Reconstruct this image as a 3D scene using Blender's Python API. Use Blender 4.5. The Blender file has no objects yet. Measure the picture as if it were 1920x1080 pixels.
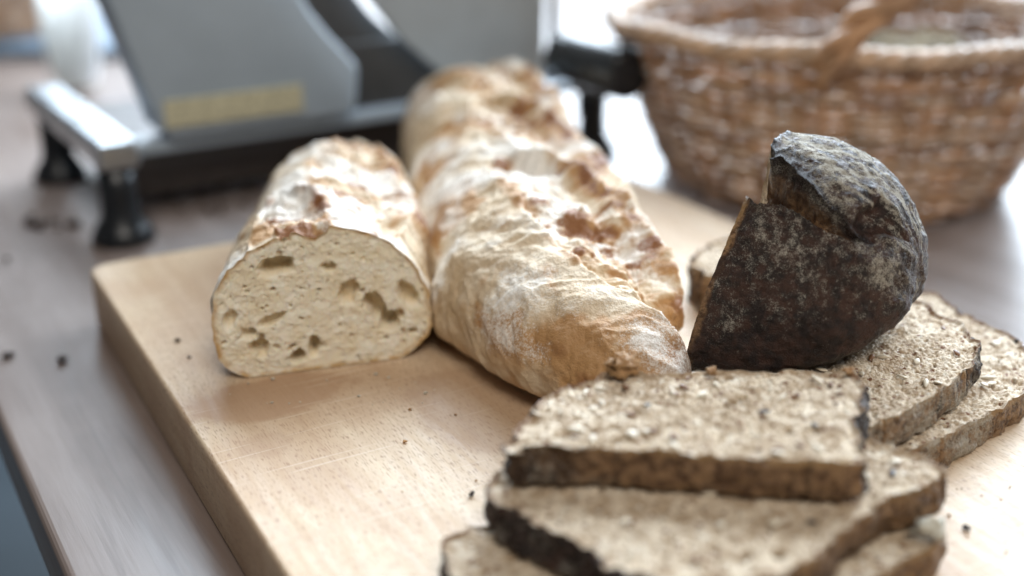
import bpy, math, random
import numpy as np
from mathutils import Vector

random.seed(7)
rng = np.random.default_rng(7)
scene = bpy.context.scene
COL = scene.collection

# ------------------------------------------------------------------ camera
T = 0.030                                   # thickness of the cutting board, table top is z = 0
cam_d = bpy.data.cameras.new('camera')
cam = bpy.data.objects.new('camera', cam_d)
COL.objects.link(cam)
cam.location = (0, 0, 0.230)
cam.rotation_euler = (math.radians(90 - 21.85), 0, 0)
cam_d.sensor_width = 36
cam_d.lens = 40.78
cam_d.clip_start = 0.01
cam_d.clip_end = 50
cam_d.dof.use_dof = True
cam_d.dof.focus_distance = 0.405
cam_d.dof.aperture_fstop = 3.2
cam_d.dof.aperture_blades = 9
scene.camera = cam

# ------------------------------------------------------------------ light: a wide window behind the table, soft fill lamp added in front for room bounce
world = bpy.data.worlds.new('World')
scene.world = world
world.use_nodes = True
bg = world.node_tree.nodes['Background']
bg.inputs['Color'].default_value = (0.95, 0.97, 1.0, 1)
bg.inputs['Strength'].default_value = 0.05

def area(name, loc, target, sx, sy, power, col):
    d = bpy.data.lights.new(name, 'AREA')
    d.shape = 'RECTANGLE'; d.size = sx; d.size_y = sy
    d.energy = power; d.color = col
    o = bpy.data.objects.new(name, d); COL.objects.link(o)
    o.location = loc
    o.rotation_euler = (Vector(target) - Vector(loc)).to_track_quat('-Z', 'Y').to_euler()
    return o
area('window_light', (0.68, 2.2, 1.20), (0.15, 0.5, 0.25), 3.4, 1.9, 140, (0.75, 0.875, 1.0))
area('room_fill', (0.25, -0.7, 1.5), (0.0, 0.5, 0.0), 0.7, 0.7, 9.0, (1.0, 0.94, 0.86))
scene.view_settings.view_transform = 'Standard'
scene.view_settings.look = 'None'
scene.view_settings.exposure = 1.08
scene.view_settings.gamma = 1.0
scene.cycles.use_denoising = True

# ------------------------------------------------------------------ numpy noise
def _h(ix, iy, iz, seed):
    n = (ix.astype(np.int64) * 374761393 + iy.astype(np.int64) * 668265263 + iz.astype(np.int64) * 2147483647 + seed * 974634521) & 0xffffffff
    n = ((n ^ (n >> 13)) * 1274126177) & 0xffffffff
    n = ((n ^ (n >> 16)) * 2246822519) & 0xffffffff
    n = n ^ (n >> 15)
    return (n & 0xffffff) / float(0x1000000)

def vnoise(p, seed=0):
    i = np.floor(p); f = p - i
    u = f * f * f * (f * (f * 6 - 15) + 10)
    i = i.astype(np.int64)
    out = 0
    for dx in (0, 1):
        wx = u[..., 0] if dx else 1 - u[..., 0]
        for dy in (0, 1):
            wy = u[..., 1] if dy else 1 - u[..., 1]
            for dz in (0, 1):
                wz = u[..., 2] if dz else 1 - u[..., 2]
                out = out + wx * wy * wz * _h(i[..., 0] + dx, i[..., 1] + dy, i[..., 2] + dz, seed)
    return out * 2 - 1

def fbm(p, seed=0, oct=4, gain=0.5):
    a, s, out, tot = 1.0, 1.0, 0, 0
    for k in range(oct):
        out = out + a * vnoise(p * s + 17.3 * k, seed + k)
        tot += a; a *= gain; s *= 2.03
    return out / tot

def worley(p, seed=0):
    i = np.floor(p).astype(np.int64)
    best = np.full(p.shape[:-1], 9.0); cid = np.zeros(p.shape[:-1])
    for dx in (-1, 0, 1):
        for dy in (-1, 0, 1):
            for dz in (-1, 0, 1):
                cx, cy, cz = i[..., 0] + dx, i[..., 1] + dy, i[..., 2] + dz
                q = np.stack([cx + _h(cx, cy, cz, seed), cy + _h(cx, cy, cz, seed + 1), cz + _h(cx, cy, cz, seed + 2)], -1)
                d = np.sqrt(((q - p) ** 2).sum(-1))
                m = d < best
                best = np.where(m, d, best)
                cid = np.where(m, _h(cx, cy, cz, seed + 3), cid)
    return best, cid

def sstep(a, b, x):
    t = np.clip((x - a) / (b - a), 0, 1)
    return t * t * (3 - 2 * t)

# ------------------------------------------------------------------ mesh helpers
def new_mesh(name, V, faces4=None, faces=None, attrs=None, smooth=True):
    V = np.asarray(V, dtype=np.float32).reshape(-1, 3)
    me = bpy.data.meshes.new(name)
    if faces4 is not None:
        F = np.asarray(faces4, dtype=np.int32)
        n = len(F)
        me.vertices.add(len(V)); me.vertices.foreach_set('co', V.ravel())
        me.loops.add(n * 4); me.loops.foreach_set('vertex_index', F.ravel())
        me.polygons.add(n)
        me.polygons.foreach_set('loop_start', np.arange(0, n * 4, 4, dtype=np.int32))
        me.polygons.foreach_set('loop_total', np.full(n, 4, dtype=np.int32))
        me.update(calc_edges=True)
    else:
        me.from_pydata([tuple(map(float, v)) for v in V], [], faces)
        me.update()
    me.polygons.foreach_set('use_smooth', np.full(len(me.polygons), smooth, dtype=bool))
    for k, a in (attrs or {}).items():
        at = me.attributes.new(k, 'FLOAT', 'POINT')
        at.data.foreach_set('value', np.asarray(a, dtype=np.float32).ravel())
    return me

def grid_faces(nu, nv, cu=False, cv=False, flip=False):
    iu = np.arange(nu if cu else nu - 1); iv = np.arange(nv if cv else nv - 1)
    a, b = np.meshgrid(iu, iv, indexing='ij')
    a2, b2 = (a + 1) % nu, (b + 1) % nv
    F = np.stack([a * nv + b, a2 * nv + b, a2 * nv + b2, a * nv + b2], -1).reshape(-1, 4)
    return F[:, ::-1] if flip else F

def grid_normals(P, cv=True):
    du = np.gradient(P, axis=0)
    dv = (np.roll(P, -1, 1) - np.roll(P, 1, 1)) if cv else np.gradient(P, axis=1)
    n = np.cross(du, dv)
    return n / (np.linalg.norm(n, axis=-1, keepdims=True) + 1e-12)

def tag(o, label=None, cat=None, group=None, kind=None):
    if label: o['label'] = label
    if cat: o['category'] = cat
    if group: o['group'] = group
    if kind: o['kind'] = kind
    return o

def empty(name, loc):
    o = bpy.data.objects.new(name, None); o.empty_display_size = 0.02
    COL.objects.link(o); o.location = loc
    return o

def add(name, me, mat, parent=None, loc=None):
    o = bpy.data.objects.new(name, me); COL.objects.link(o)
    if mat is not None and len(me.materials) == 0: me.materials.append(mat)
    if parent is not None: o.parent = parent
    if loc is not None: o.location = loc
    return o

def copy_tree(o, parent=None):
    c = o.copy(); COL.objects.link(c); c.parent = parent
    for ch in [x for x in o.children]: copy_tree(ch, c)
    return c

def tube(path, r, sides=8, closed=False):
    """A tube of radius r (number or array) along path (n,3)."""
    P = np.asarray(path, float); n = len(P)
    tan = (np.roll(P, -1, 0) - np.roll(P, 1, 0)) if closed else np.gradient(P, axis=0)
    tan /= np.linalg.norm(tan, axis=1, keepdims=True) + 1e-12
    ref = np.tile(np.array([0.0, 0.0, 1.0]), (n, 1))
    bad = np.abs((tan * ref).sum(1)) > 0.93
    if bad.any(): ref[:] = np.array([0.83, 0.55, 0.05])
    b = np.cross(tan, ref); b /= np.linalg.norm(b, axis=1, keepdims=True) + 1e-12
    c = np.cross(b, tan)
    r = np.broadcast_to(np.asarray(r, float), (n,))
    a = np.linspace(0, 2 * np.pi, sides, endpoint=False)
    V = P[:, None] + r[:, None, None] * (np.cos(a)[None, :, None] * b[:, None] + np.sin(a)[None, :, None] * c[:, None])
    V = V.reshape(-1, 3)
    F = [tuple(f) for f in grid_faces(n, sides, closed, True)]
    if not closed:
        F.append(tuple(range(sides))); F.append(tuple((n - 1) * sides + k for k in range(sides))[::-1])
    return V, F

def lathe(prof, seg=40):
    """prof: list of (r, z); closed at the axis ends."""
    a = np.linspace(0, 2 * np.pi, seg, endpoint=False)
    V, F = [], []
    for r, z in prof:
        for t in a: V.append((max(r, 1e-5) * math.cos(t), max(r, 1e-5) * math.sin(t), z))
    for f in grid_faces(len(prof), seg, False, True): F.append(tuple(int(x) for x in f[::-1]))
    return np.array(V), F

def prism(poly, d0, d1, O, A, B):
    """poly of (s, z) in the upright plane through O along A, thick from d0 to d1 along B; rounded edges come from a bevel."""
    n = len(poly); V = []
    for d in (d0, d1):
        for s, z in poly:
            V.append((O[0] + A[0] * s + B[0] * d, O[1] + A[1] * s + B[1] * d, O[2] + z))
    F = [tuple(range(n)), tuple(range(2 * n - 1, n - 1, -1))]
    for i in range(n): F.append((i, i + n, (i + 1) % n + n, (i + 1) % n))
    return np.array(V), F

def bevel(o, w, seg=3):
    m = o.modifiers.new('bevel', 'BEVEL'); m.width = w; m.segments = seg; m.limit_method = 'ANGLE'; m.angle_limit = math.radians(35)
    return o

def spline(pts, n, closed=True):
    """Catmull-Rom through pts, resampled to n points of even spacing."""
    P = np.asarray(pts, float); k = len(P); out = []
    rngk = range(k) if closed else range(k - 1)
    for i in rngk:
        if closed: p0, p1, p2, p3 = P[(i - 1) % k], P[i], P[(i + 1) % k], P[(i + 2) % k]
        else: p0, p1, p2, p3 = P[max(i - 1, 0)], P[i], P[i + 1], P[min(i + 2, k - 1)]
        for t in np.linspace(0, 1, 40, endpoint=False):
            out.append(0.5 * (2 * p1 + (p2 - p0) * t + (2 * p0 - 5 * p1 + 4 * p2 - p3) * t * t + (3 * p1 - p0 - 3 * p2 + p3) * t ** 3))
    if not closed: out.append(P[-1])
    out = np.array(out)
    Q = np.vstack([out, out[:1]]) if closed else out
    d = np.r_[0, np.cumsum(np.linalg.norm(np.diff(Q, axis=0), axis=1))]
    s = np.linspace(0, d[-1], n, endpoint=not closed)
    return np.stack([np.interp(s, d, Q[:, j]) for j in range(P.shape[1])], -1)

# ------------------------------------------------------------------ materials
class N:
    """Short-hand for building a node tree."""
    def __init__(self, name, rough=0.6, spec=0.4):
        self.m = bpy.data.materials.new(name); self.m.use_nodes = True
        self.t = self.m.node_tree; self.b = self.t.nodes['Principled BSDF']
        self.b.inputs['Roughness'].default_value = rough
        self.b.inputs['Specular IOR Level'].default_value = spec
        self.tc = self.t.nodes.new('ShaderNodeTexCoord').outputs['Object']
    def put(self, sock, v):
        if hasattr(v, 'is_linked') or isinstance(v, bpy.types.NodeSocket): self.t.links.new(v, sock)
        elif isinstance(v, (tuple, list)) and len(v) == 3 and sock.type == 'RGBA': sock.default_value = (*v, 1)
        else: sock.default_value = v
    def mapping(self, scale, rot=(0, 0, 0), vec=None, loc=(0, 0, 0)):
        n = self.t.nodes.new('ShaderNodeMapping'); self.put(n.inputs['Vector'], vec or self.tc)
        n.inputs['Scale'].default_value = scale; n.inputs['Rotation'].default_value = rot; n.inputs['Location'].default_value = loc
        return n.outputs[0]
    def noise(self, scale, detail=4, rough=0.55, vec=None, dist=0.0):
        n = self.t.nodes.new('ShaderNodeTexNoise'); self.put(n.inputs['Vector'], vec or self.tc)
        n.inputs['Scale'].default_value = scale; n.inputs['Detail'].default_value = detail
        n.inputs['Roughness'].default_value = rough; n.inputs['Distortion'].default_value = dist
        return n.outputs['Fac']
    def voro(self, scale, vec=None, feature='F1', out='Distance'):
        n = self.t.nodes.new('ShaderNodeTexVoronoi'); n.feature = feature; self.put(n.inputs['Vector'], vec or self.tc)
        n.inputs['Scale'].default_value = scale
        return n.outputs[out]
    def ramp(self, fac, a, b, va=0.0, vb=1.0):
        n = self.t.nodes.new('ShaderNodeMapRange'); n.interpolation_type = 'SMOOTHSTEP'
        self.put(n.inputs['Value'], fac)
        n.inputs['From Min'].default_value = a; n.inputs['From Max'].default_value = b
        n.inputs['To Min'].default_value = va; n.inputs['To Max'].default_value = vb
        return n.outputs[0]
    def math(self, op, a, b=0.0, clamp=False):
        n = self.t.nodes.new('ShaderNodeMath'); n.operation = op; n.use_clamp = clamp
        self.put(n.inputs[0], a); self.put(n.inputs[1], b)
        return n.outputs[0]
    def mix(self, fac, a, b):
        n = self.t.nodes.new('ShaderNodeMix'); n.data_type = 'RGBA'
        self.put(n.inputs['Factor'], fac); self.put(n.inputs['A'], a); self.put(n.inputs['B'], b)
        return n.outputs['Result']
    def attr(self, name):
        n = self.t.nodes.new('ShaderNodeAttribute'); n.attribute_name = name
        return n.outputs['Fac']
    def bump(self, h, strength, dist):
        n = self.t.nodes.new('ShaderNodeBump'); n.inputs['Strength'].default_value = strength; n.inputs['Distance'].default_value = dist
        self.put(n.inputs['Height'], h)
        if self.b.inputs['Normal'].is_linked:
            self.t.links.new(self.b.inputs['Normal'].links[0].from_socket, n.inputs['Normal'])
        self.t.links.new(n.outputs[0], self.b.inputs['Normal'])
    def set(self, k, v): self.put(self.b.inputs[k], v)

def baguette_crust(name):
    n = N(name, 0.62, 0.3)
    big = n.noise(60, 4); fine = n.noise(650, 5, 0.65); speck = n.noise(1600, 3, 0.6)
    c = n.mix(n.ramp(big, 0.35, 0.65), (0.61, 0.455, 0.285), (0.73, 0.595, 0.425))
    br = n.attr('brown')
    c = n.mix(n.ramp(br, 0.15, 0.55), c, (0.48, 0.27, 0.115))
    c = n.mix(n.ramp(br, 0.55, 1.0), c, (0.25, 0.10, 0.036))
    fl = n.math('ADD', n.attr('flour'), n.math('MULTIPLY', n.math('SUBTRACT', fine, 0.5), 0.9))
    fl = n.math('ADD', fl, n.math('MULTIPLY', n.math('SUBTRACT', speck, 0.5), 0.7))
    c = n.mix(n.ramp(fl, 0.32, 0.78, 0, 0.86), c, (0.86, 0.82, 0.76))
    n.set('Base Color', c)
    n.set('Roughness', n.ramp(fl, 0.2, 0.7, 0.42, 0.85))
    n.bump(n.noise(420, 5, 0.62), 0.6, 0.0018)
    n.bump(speck, 0.35, 0.0005)
    return n.m

def white_crumb():
    n = N('baguette_crumb', 0.75, 0.25)
    c = n.mix(n.ramp(n.noise(130, 4), 0.35, 0.68), (0.84, 0.74, 0.55), (0.92, 0.86, 0.72))
    c = n.mix(n.attr('rim'), c, (0.56, 0.33, 0.12))
    c = n.mix(n.ramp(n.attr('pit'), 0.1, 0.9, 0, 0.35), c, (0.66, 0.48, 0.24))  # pores browned: gelatinised crumb, plus the shade of their depth painted in
    n.set('Base Color', c)
    n.set('Subsurface Weight', 0.35); n.set('Subsurface Scale', 0.003)
    n.b.inputs['Subsurface Radius'].default_value = (1.0, 0.7, 0.4)
    n.bump(n.noise(900, 5, 0.6), 0.5, 0.0008)
    return n.m

def rye_crumb():
    n = N('rye_crumb', 0.7, 0.3)
    c = n.mix(n.ramp(n.noise(160, 5, 0.6), 0.35, 0.66), (0.46, 0.345, 0.23), (0.75, 0.635, 0.485))
    v = n.voro(420, out='Color')
    sp = n.t.nodes.new('ShaderNodeSeparateColor'); n.t.links.new(v, sp.inputs[0])
    d = n.voro(420)
    brs = n.math('MULTIPLY', n.ramp(sp.outputs[0], 0.76, 0.80), n.ramp(d, 0.48, 0.30))
    c = n.mix(brs, c, (0.20, 0.095, 0.045))
    c = n.mix(n.ramp(n.noise(620, 4, 0.7), 0.53, 0.66, 0, 0.6), c, (0.25, 0.14, 0.07))
    pale = n.math('MULTIPLY', n.ramp(sp.outputs[1], 0.82, 0.86), n.ramp(d, 0.5, 0.32))
    c = n.mix(pale, c, (0.70, 0.62, 0.50))
    c = n.mix(n.ramp(n.attr('pit'), 0.2, 1.0, 0, 0.85), c, (0.17, 0.105, 0.058))  # cavity shade painted dark into the pores
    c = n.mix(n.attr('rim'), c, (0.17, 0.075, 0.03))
    n.set('Base Color', c)
    n.set('Roughness', n.ramp(n.noise(500, 3), 0.4, 0.7, 0.75, 0.45))
    n.bump(n.noise(700, 5, 0.7), 0.7, 0.0012)
    return n.m

def dark_crust(name):
    n = N(name, 0.5, 0.45)
    fine = n.noise(700, 5, 0.7); speck = n.noise(2200, 3, 0.6)
    c = n.mix(n.ramp(n.noise(220, 4), 0.35, 0.65), (0.026, 0.017, 0.015), (0.078, 0.038, 0.026))
    tan = n.attr('tan')
    c = n.mix(n.ramp(tan, 0.1, 0.9), c, n.mix(n.ramp(n.noise(330, 5, 0.7), 0.38, 0.62), (0.12, 0.058, 0.026), (0.39, 0.23, 0.115)))
    c = n.mix(n.ramp(tan, 1.05, 1.4, 0, 0.7), c, (0.50, 0.31, 0.14))
    c = n.mix(n.attr('char'), c, (0.020, 0.012, 0.009))
    fl = n.math('ADD', n.attr('flour'), n.math('MULTIPLY', n.math('SUBTRACT', fine, 0.5), 1.5))
    fl = n.math('ADD', fl, n.math('MULTIPLY', n.math('SUBTRACT', speck, 0.5), 1.5))
    c = n.mix(n.ramp(fl, 0.25, 1.05, 0, 0.90), c, (0.56, 0.515, 0.43))
    n.set('Base Color', c)
    r = n.ramp(fl, 0.2, 0.6, 0.34, 0.85)
    r = n.math('SUBTRACT', r, n.math('MULTIPLY', n.attr('char'), 0.16))
    n.set('Roughness', r)
    n.bump(n.noise(380, 6, 0.65), 0.8, 0.0028)
    n.bump(speck, 0.8, 0.0011)
    return n.m

def board_wood():
    n = N('beech_board', 0.45, 0.5)
    g = n.noise(1, 5, 0.6, n.mapping((70, 5, 70)), 0.3)
    c = n.mix(n.ramp(g, 0.3, 0.7), (0.55, 0.395, 0.25), (0.68, 0.54, 0.38))
    c = n.mix(n.ramp(n.noise(1, 3, 0.5, n.mapping((420, 14, 420))), 0.35, 0.75, 0, 0.35), c, (0.46, 0.31, 0.20))
    pore = n.noise(1, 2, 0.5, n.mapping((2500, 260, 2500)))
    pm = n.ramp(pore, 0.575, 0.64)
    c = n.mix(n.math('MULTIPLY', pm, 0.75), c, (0.26, 0.14, 0.08))
    blot = n.ramp(n.noise(14, 4, 0.6), 0.48, 0.66)
    c = n.mix(n.math('MULTIPLY', blot, 0.38), c, (0.42, 0.25, 0.15))
    # a damp mark the size of a coin, and the loaf's shade and reflection painted before its cut face
    def spot(x, y, rx, ry, w, col, c):
        v = n.mapping((1 / rx, 1 / ry, 0), vec=n.tc, loc=(-x / rx, -y / ry, 0))
        l = n.t.nodes.new('ShaderNodeVectorMath'); l.operation = 'LENGTH'; n.t.links.new(v, l.inputs[0])
        d = n.math('ADD', l.outputs['Value'], n.math('MULTIPLY', n.math('SUBTRACT', n.noise(90, 4), 0.5), 0.7))
        return n.mix(n.ramp(d, 1.05, 0.75, 0, w), c, col)
    c = spot(0.0195, -0.213, 0.011, 0.010, 0.45, (0.42, 0.27, 0.17), c)
    c = spot(0.033, -0.178, 0.036, 0.018, 0.85, (0.42, 0.26, 0.155), c)
    c = spot(0.095, -0.225, 0.024, 0.040, 0.6, (0.42, 0.27, 0.165), c)
    cut = n.ramp(n.noise(1, 2, 0.5, n.mapping((14, 620, 1), (0, 0, math.radians(24)))), 0.64, 0.70)
    c = n.mix(n.math('MULTIPLY', cut, 0.35), c, (0.74, 0.63, 0.50))
    n.set('Base Color', c)
    n.set('Roughness', n.ramp(n.noise(1, 4, 0.6, n.mapping((300, 40, 300))), 0.3, 0.7, 0.44, 0.62))
    scar = n.ramp(n.noise(1, 2, 0.5, n.mapping((16, 700, 1), (0, 0, math.radians(24)))), 0.66, 0.72)
    n.bump(scar, -0.3, 0.0003)
    n.bump(pm, -0.35, 0.0004)
    n.bump(n.noise(1, 3, 0.6, n.mapping((900, 60, 900))), 0.25, 0.0004)
    return n.m

def table_wood():
    n = N('table_wood', 0.3, 0.5)
    g = n.noise(1, 5, 0.6, n.mapping((40, 3, 40)), 0.5)
    c = n.mix(n.ramp(g, 0.3, 0.7), (0.155, 0.112, 0.092), (0.255, 0.20, 0.175))
    c = n.mix(n.ramp(n.noise(1, 3, 0.5, n.mapping((300, 12, 300))), 0.5, 0.75, 0, 0.4), c, (0.10, 0.06, 0.045))
    c = n.mix(n.ramp(n.noise(9, 4), 0.4, 0.7, 0, 0.35), c, (0.33, 0.27, 0.24))
    n.set('Base Color', c)
    n.set('Roughness', n.ramp(n.noise(1, 4, 0.6, n.mapping((90, 10, 90))), 0.3, 0.7, 0.34, 0.46))
    n.set('Coat Weight', 0.22); n.set('Coat Roughness', 0.22)
    n.bump(n.noise(1, 4, 0.6, n.mapping((500, 30, 500))), 0.12, 0.0006)
    return n.m

def simple(name, col, rough, metal=0.0, spec=0.5, var=0.12, scale=80, bump=0.0):
    n = N(name, rough, spec)
    d = tuple(x * (1 - var * 2) for x in col)
    n.set('Base Color', n.mix(n.ramp(n.noise(scale, 4), 0.3, 0.7), d, col))
    n.set('Metallic', metal)
    n.set('Roughness', n.ramp(n.noise(scale * 1.7, 4), 0.3, 0.7, max(rough - 0.07, 0.03), rough + 0.07))
    if bump: n.bump(n.noise(scale * 6, 4), 0.4, bump)
    return n.m

def glow_white():
    n = N('glow_white', 0.35, 0.5)
    n.set('Base Color', n.mix(n.noise(30, 3), (0.86, 0.87, 0.84), (0.92, 0.92, 0.90)))
    n.set('Subsurface Weight', 1.0); n.set('Subsurface Scale', 0.06); n.b.inputs['Subsurface Radius'].default_value = (1, 1, 0.9)  # strong scattering added so the backlit cup glows like a window highlight
    return n.m

M = {
    'bag': baguette_crust('baguette_crust'), 'crumb': white_crumb(), 'rye': rye_crumb(), 'dark': dark_crust('dark_crust'),
    'board': board_wood(), 'table': table_wood(),
    'floor': simple('floor_dark', (0.035, 0.050, 0.062), 0.6, var=0.15, scale=6),
    'grey': simple('grey_enamel', (0.39, 0.46, 0.53), 0.36, 0.0, 0.5, 0.04, 30),
    'alu': simple('cast_aluminium', (0.62, 0.65, 0.68), 0.34, 1.0, 0.5, 0.05, 60),
    'steel': simple('brushed_steel', (0.42, 0.47, 0.51), 0.40, 0.2, 0.5, 0.05, 40),
    'black': simple('black_plastic', (0.010, 0.012, 0.015), 0.32, 0.0, 0.5, 0.05, 60),
    'guard': simple('dark_guard', (0.065, 0.063, 0.062), 0.5, 0.1, 0.5, 0.1, 60),
    'slicer_shade': simple('slicer_shade_brown', (0.085, 0.070, 0.062), 0.5, 0.2, 0.5, 0.1, 60),  # colour of the shade under the slicer
    'gold': simple('brass_plate', (0.70, 0.65, 0.45), 0.45, 0.1, 0.5, 0.2, 420),
    'print': simple('dark_print', (0.20, 0.17, 0.10), 0.6),
    'wicker': simple('brown_willow', (0.54, 0.315, 0.175), 0.42, 0.0, 0.5, 0.25, 45, 0.0004),
    'wicker2': simple('tan_willow', (0.62, 0.43, 0.29), 0.40, 0.0, 0.5, 0.22, 60, 0.0004),
    'wicker3': simple('russet_willow', (0.39, 0.24, 0.16), 0.40, 0.0, 0.5, 0.22, 60, 0.0004),
    'wickerpale': simple('pale_willow', (0.58, 0.42, 0.30), 0.40, 0.0, 0.5, 0.2, 60, 0.0004),
    'olive': simple('olive_brown_crust', (0.17, 0.125, 0.065), 0.85, 0.0, 0.15, 0.3, 60, 0.001),
    'white': glow_white(),
    'tray': simple('blue_grey_tray', (0.20, 0.27, 0.35), 0.4, 0.0, 0.5, 0.05, 30),
    'seed': simple('pale_seed', (0.72, 0.62, 0.47), 0.45, 0.0, 0.5, 0.1, 500),
    'seedbrown': simple('brown_seed', (0.26, 0.13, 0.06), 0.4, 0.0, 0.5, 0.2, 500),
    'seeddark': simple('dark_seed', (0.05, 0.05, 0.065), 0.35, 0.0, 0.5, 0.2, 500),
    'crumbdark': simple('burnt_crumb', (0.055, 0.030, 0.020), 0.6, 0.0, 0.4, 0.3, 900, 0.0003),
    'crumbtan': simple('toasted_crumb', (0.60, 0.34, 0.15), 0.6, 0.0, 0.4, 0.35, 500, 0.0004),
    'crumbpale': simple('pale_crumb', (0.70, 0.66, 0.55), 0.7, 0.0, 0.3, 0.15, 500, 0.0004),
}

# ------------------------------------------------------------------ the setting: table and floor
BW = (0.870, 0.494); BLd = (0.494, -0.870)       # board directions: across, and along towards the camera
TE = (0.523, -0.852); TW = (0.852, 0.523)
def slab(name, corner, d1, l1, d2, l2, z0, z1, mat, rz, bev=0.0):
    """A flat slab from a corner along two directions, its mesh turned so that local Y runs along -d1."""
    o = bpy.data.objects.new(name, None)
    V = []; c, s = math.cos(-rz), math.sin(-rz)
    for z in (z0, z1):
        for a, b in ((0, 0), (l1, 0), (l1, l2), (0, l2)):
            x = d1[0] * a + d2[0] * b; y = d1[1] * a + d2[1] * b
            V.append((x * c - y * s, x * s + y * c, z))
    F = [(3, 2, 1, 0), (4, 5, 6, 7)] + [(i, (i + 1) % 4, (i + 1) % 4 + 4, i + 4) for i in range(4)]
    area2 = sum(V[i][0] * V[(i + 1) % 4][1] - V[(i + 1) % 4][0] * V[i][1] for i in range(4))
    if area2 < 0: F = [f[::-1] for f in F]
    me = new_mesh(name, V, faces=F, smooth=False)
    bpy.data.objects.remove(o)
    ob = add(name, me, mat, loc=(corner[0], corner[1], 0)); ob.rotation_euler = (0, 0, rz)
    if bev: bevel(ob, bev, 4)
    return ob
rz_t = math.atan2(TW[1], TW[0])
e0 = (-0.212 - TE[0] * 1.25, 0.425 - TE[1] * 1.25)
tt = slab('table_top', e0, TE, 1.9, TW, 1.75, -0.030, 0.0, M['table'], rz_t, 0.003)
tag(tt, 'brown wooden table top with a soft sheen under everything', 'table', kind='structure')
fl = add('floor', new_mesh('floor', [(-4, -3, -0.74), (4, -3, -0.74), (4, 5, -0.74), (-4, 5, -0.74)], faces=[(0, 1, 2, 3)], smooth=False), M['floor'])
tag(fl, 'dark blue grey floor below the table edge', 'floor', kind='structure')

# ------------------------------------------------------------------ cutting board (rounded plan, soft edges)
def rounded_board():
    w, l, r = 0.318, 0.47, 0.010
    pts = []
    for cx, cy, a0 in ((w - r, -r, 0), (r, -r, 90), (r, -l + r, 180), (w - r, -l + r, 270)):
        for k in range(9):
            a = math.radians(a0 + k * 90 / 8); pts.append((cx + r * math.cos(a), cy + r * math.sin(a)))
    n = len(pts); prof = [(0.0015, 0.0), (0.0, 0.002), (0.0, T - 0.0026), (0.0004, T - 0.0012), (0.0012, T - 0.0003), (0.0026, T)]
    c = np.array([w / 2, -l / 2]); V = []
    for ins, z in prof:
        for p in pts:
            d = c - np.array(p); d = d / np.linalg.norm(d)
            V.append((p[0] + d[0] * ins, p[1] + d[1] * ins, z))
    F = [tuple(int(x) for x in f[::-1]) for f in grid_faces(len(prof), n, False, True)]
    F.append(tuple(range(n))[::-1]); F.append(tuple((len(prof) - 1) * n + k for k in range(n)))
    me = new_mesh('cutting_board', V, faces=F, smooth=True)
    return me
board = add('cutting_board', rounded_board(), M['board'], loc=(-0.207, 0.528, 0.0))
board.rotation_euler = (0, 0, math.atan2(BW[1], BW[0]))
tag(board, 'thick pale beech cutting board under the loaves and slices', 'cutting board')
bm_ = board.data
for p in bm_.polygons:
    if len(p.vertices) > 10: p.use_smooth = False

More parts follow.
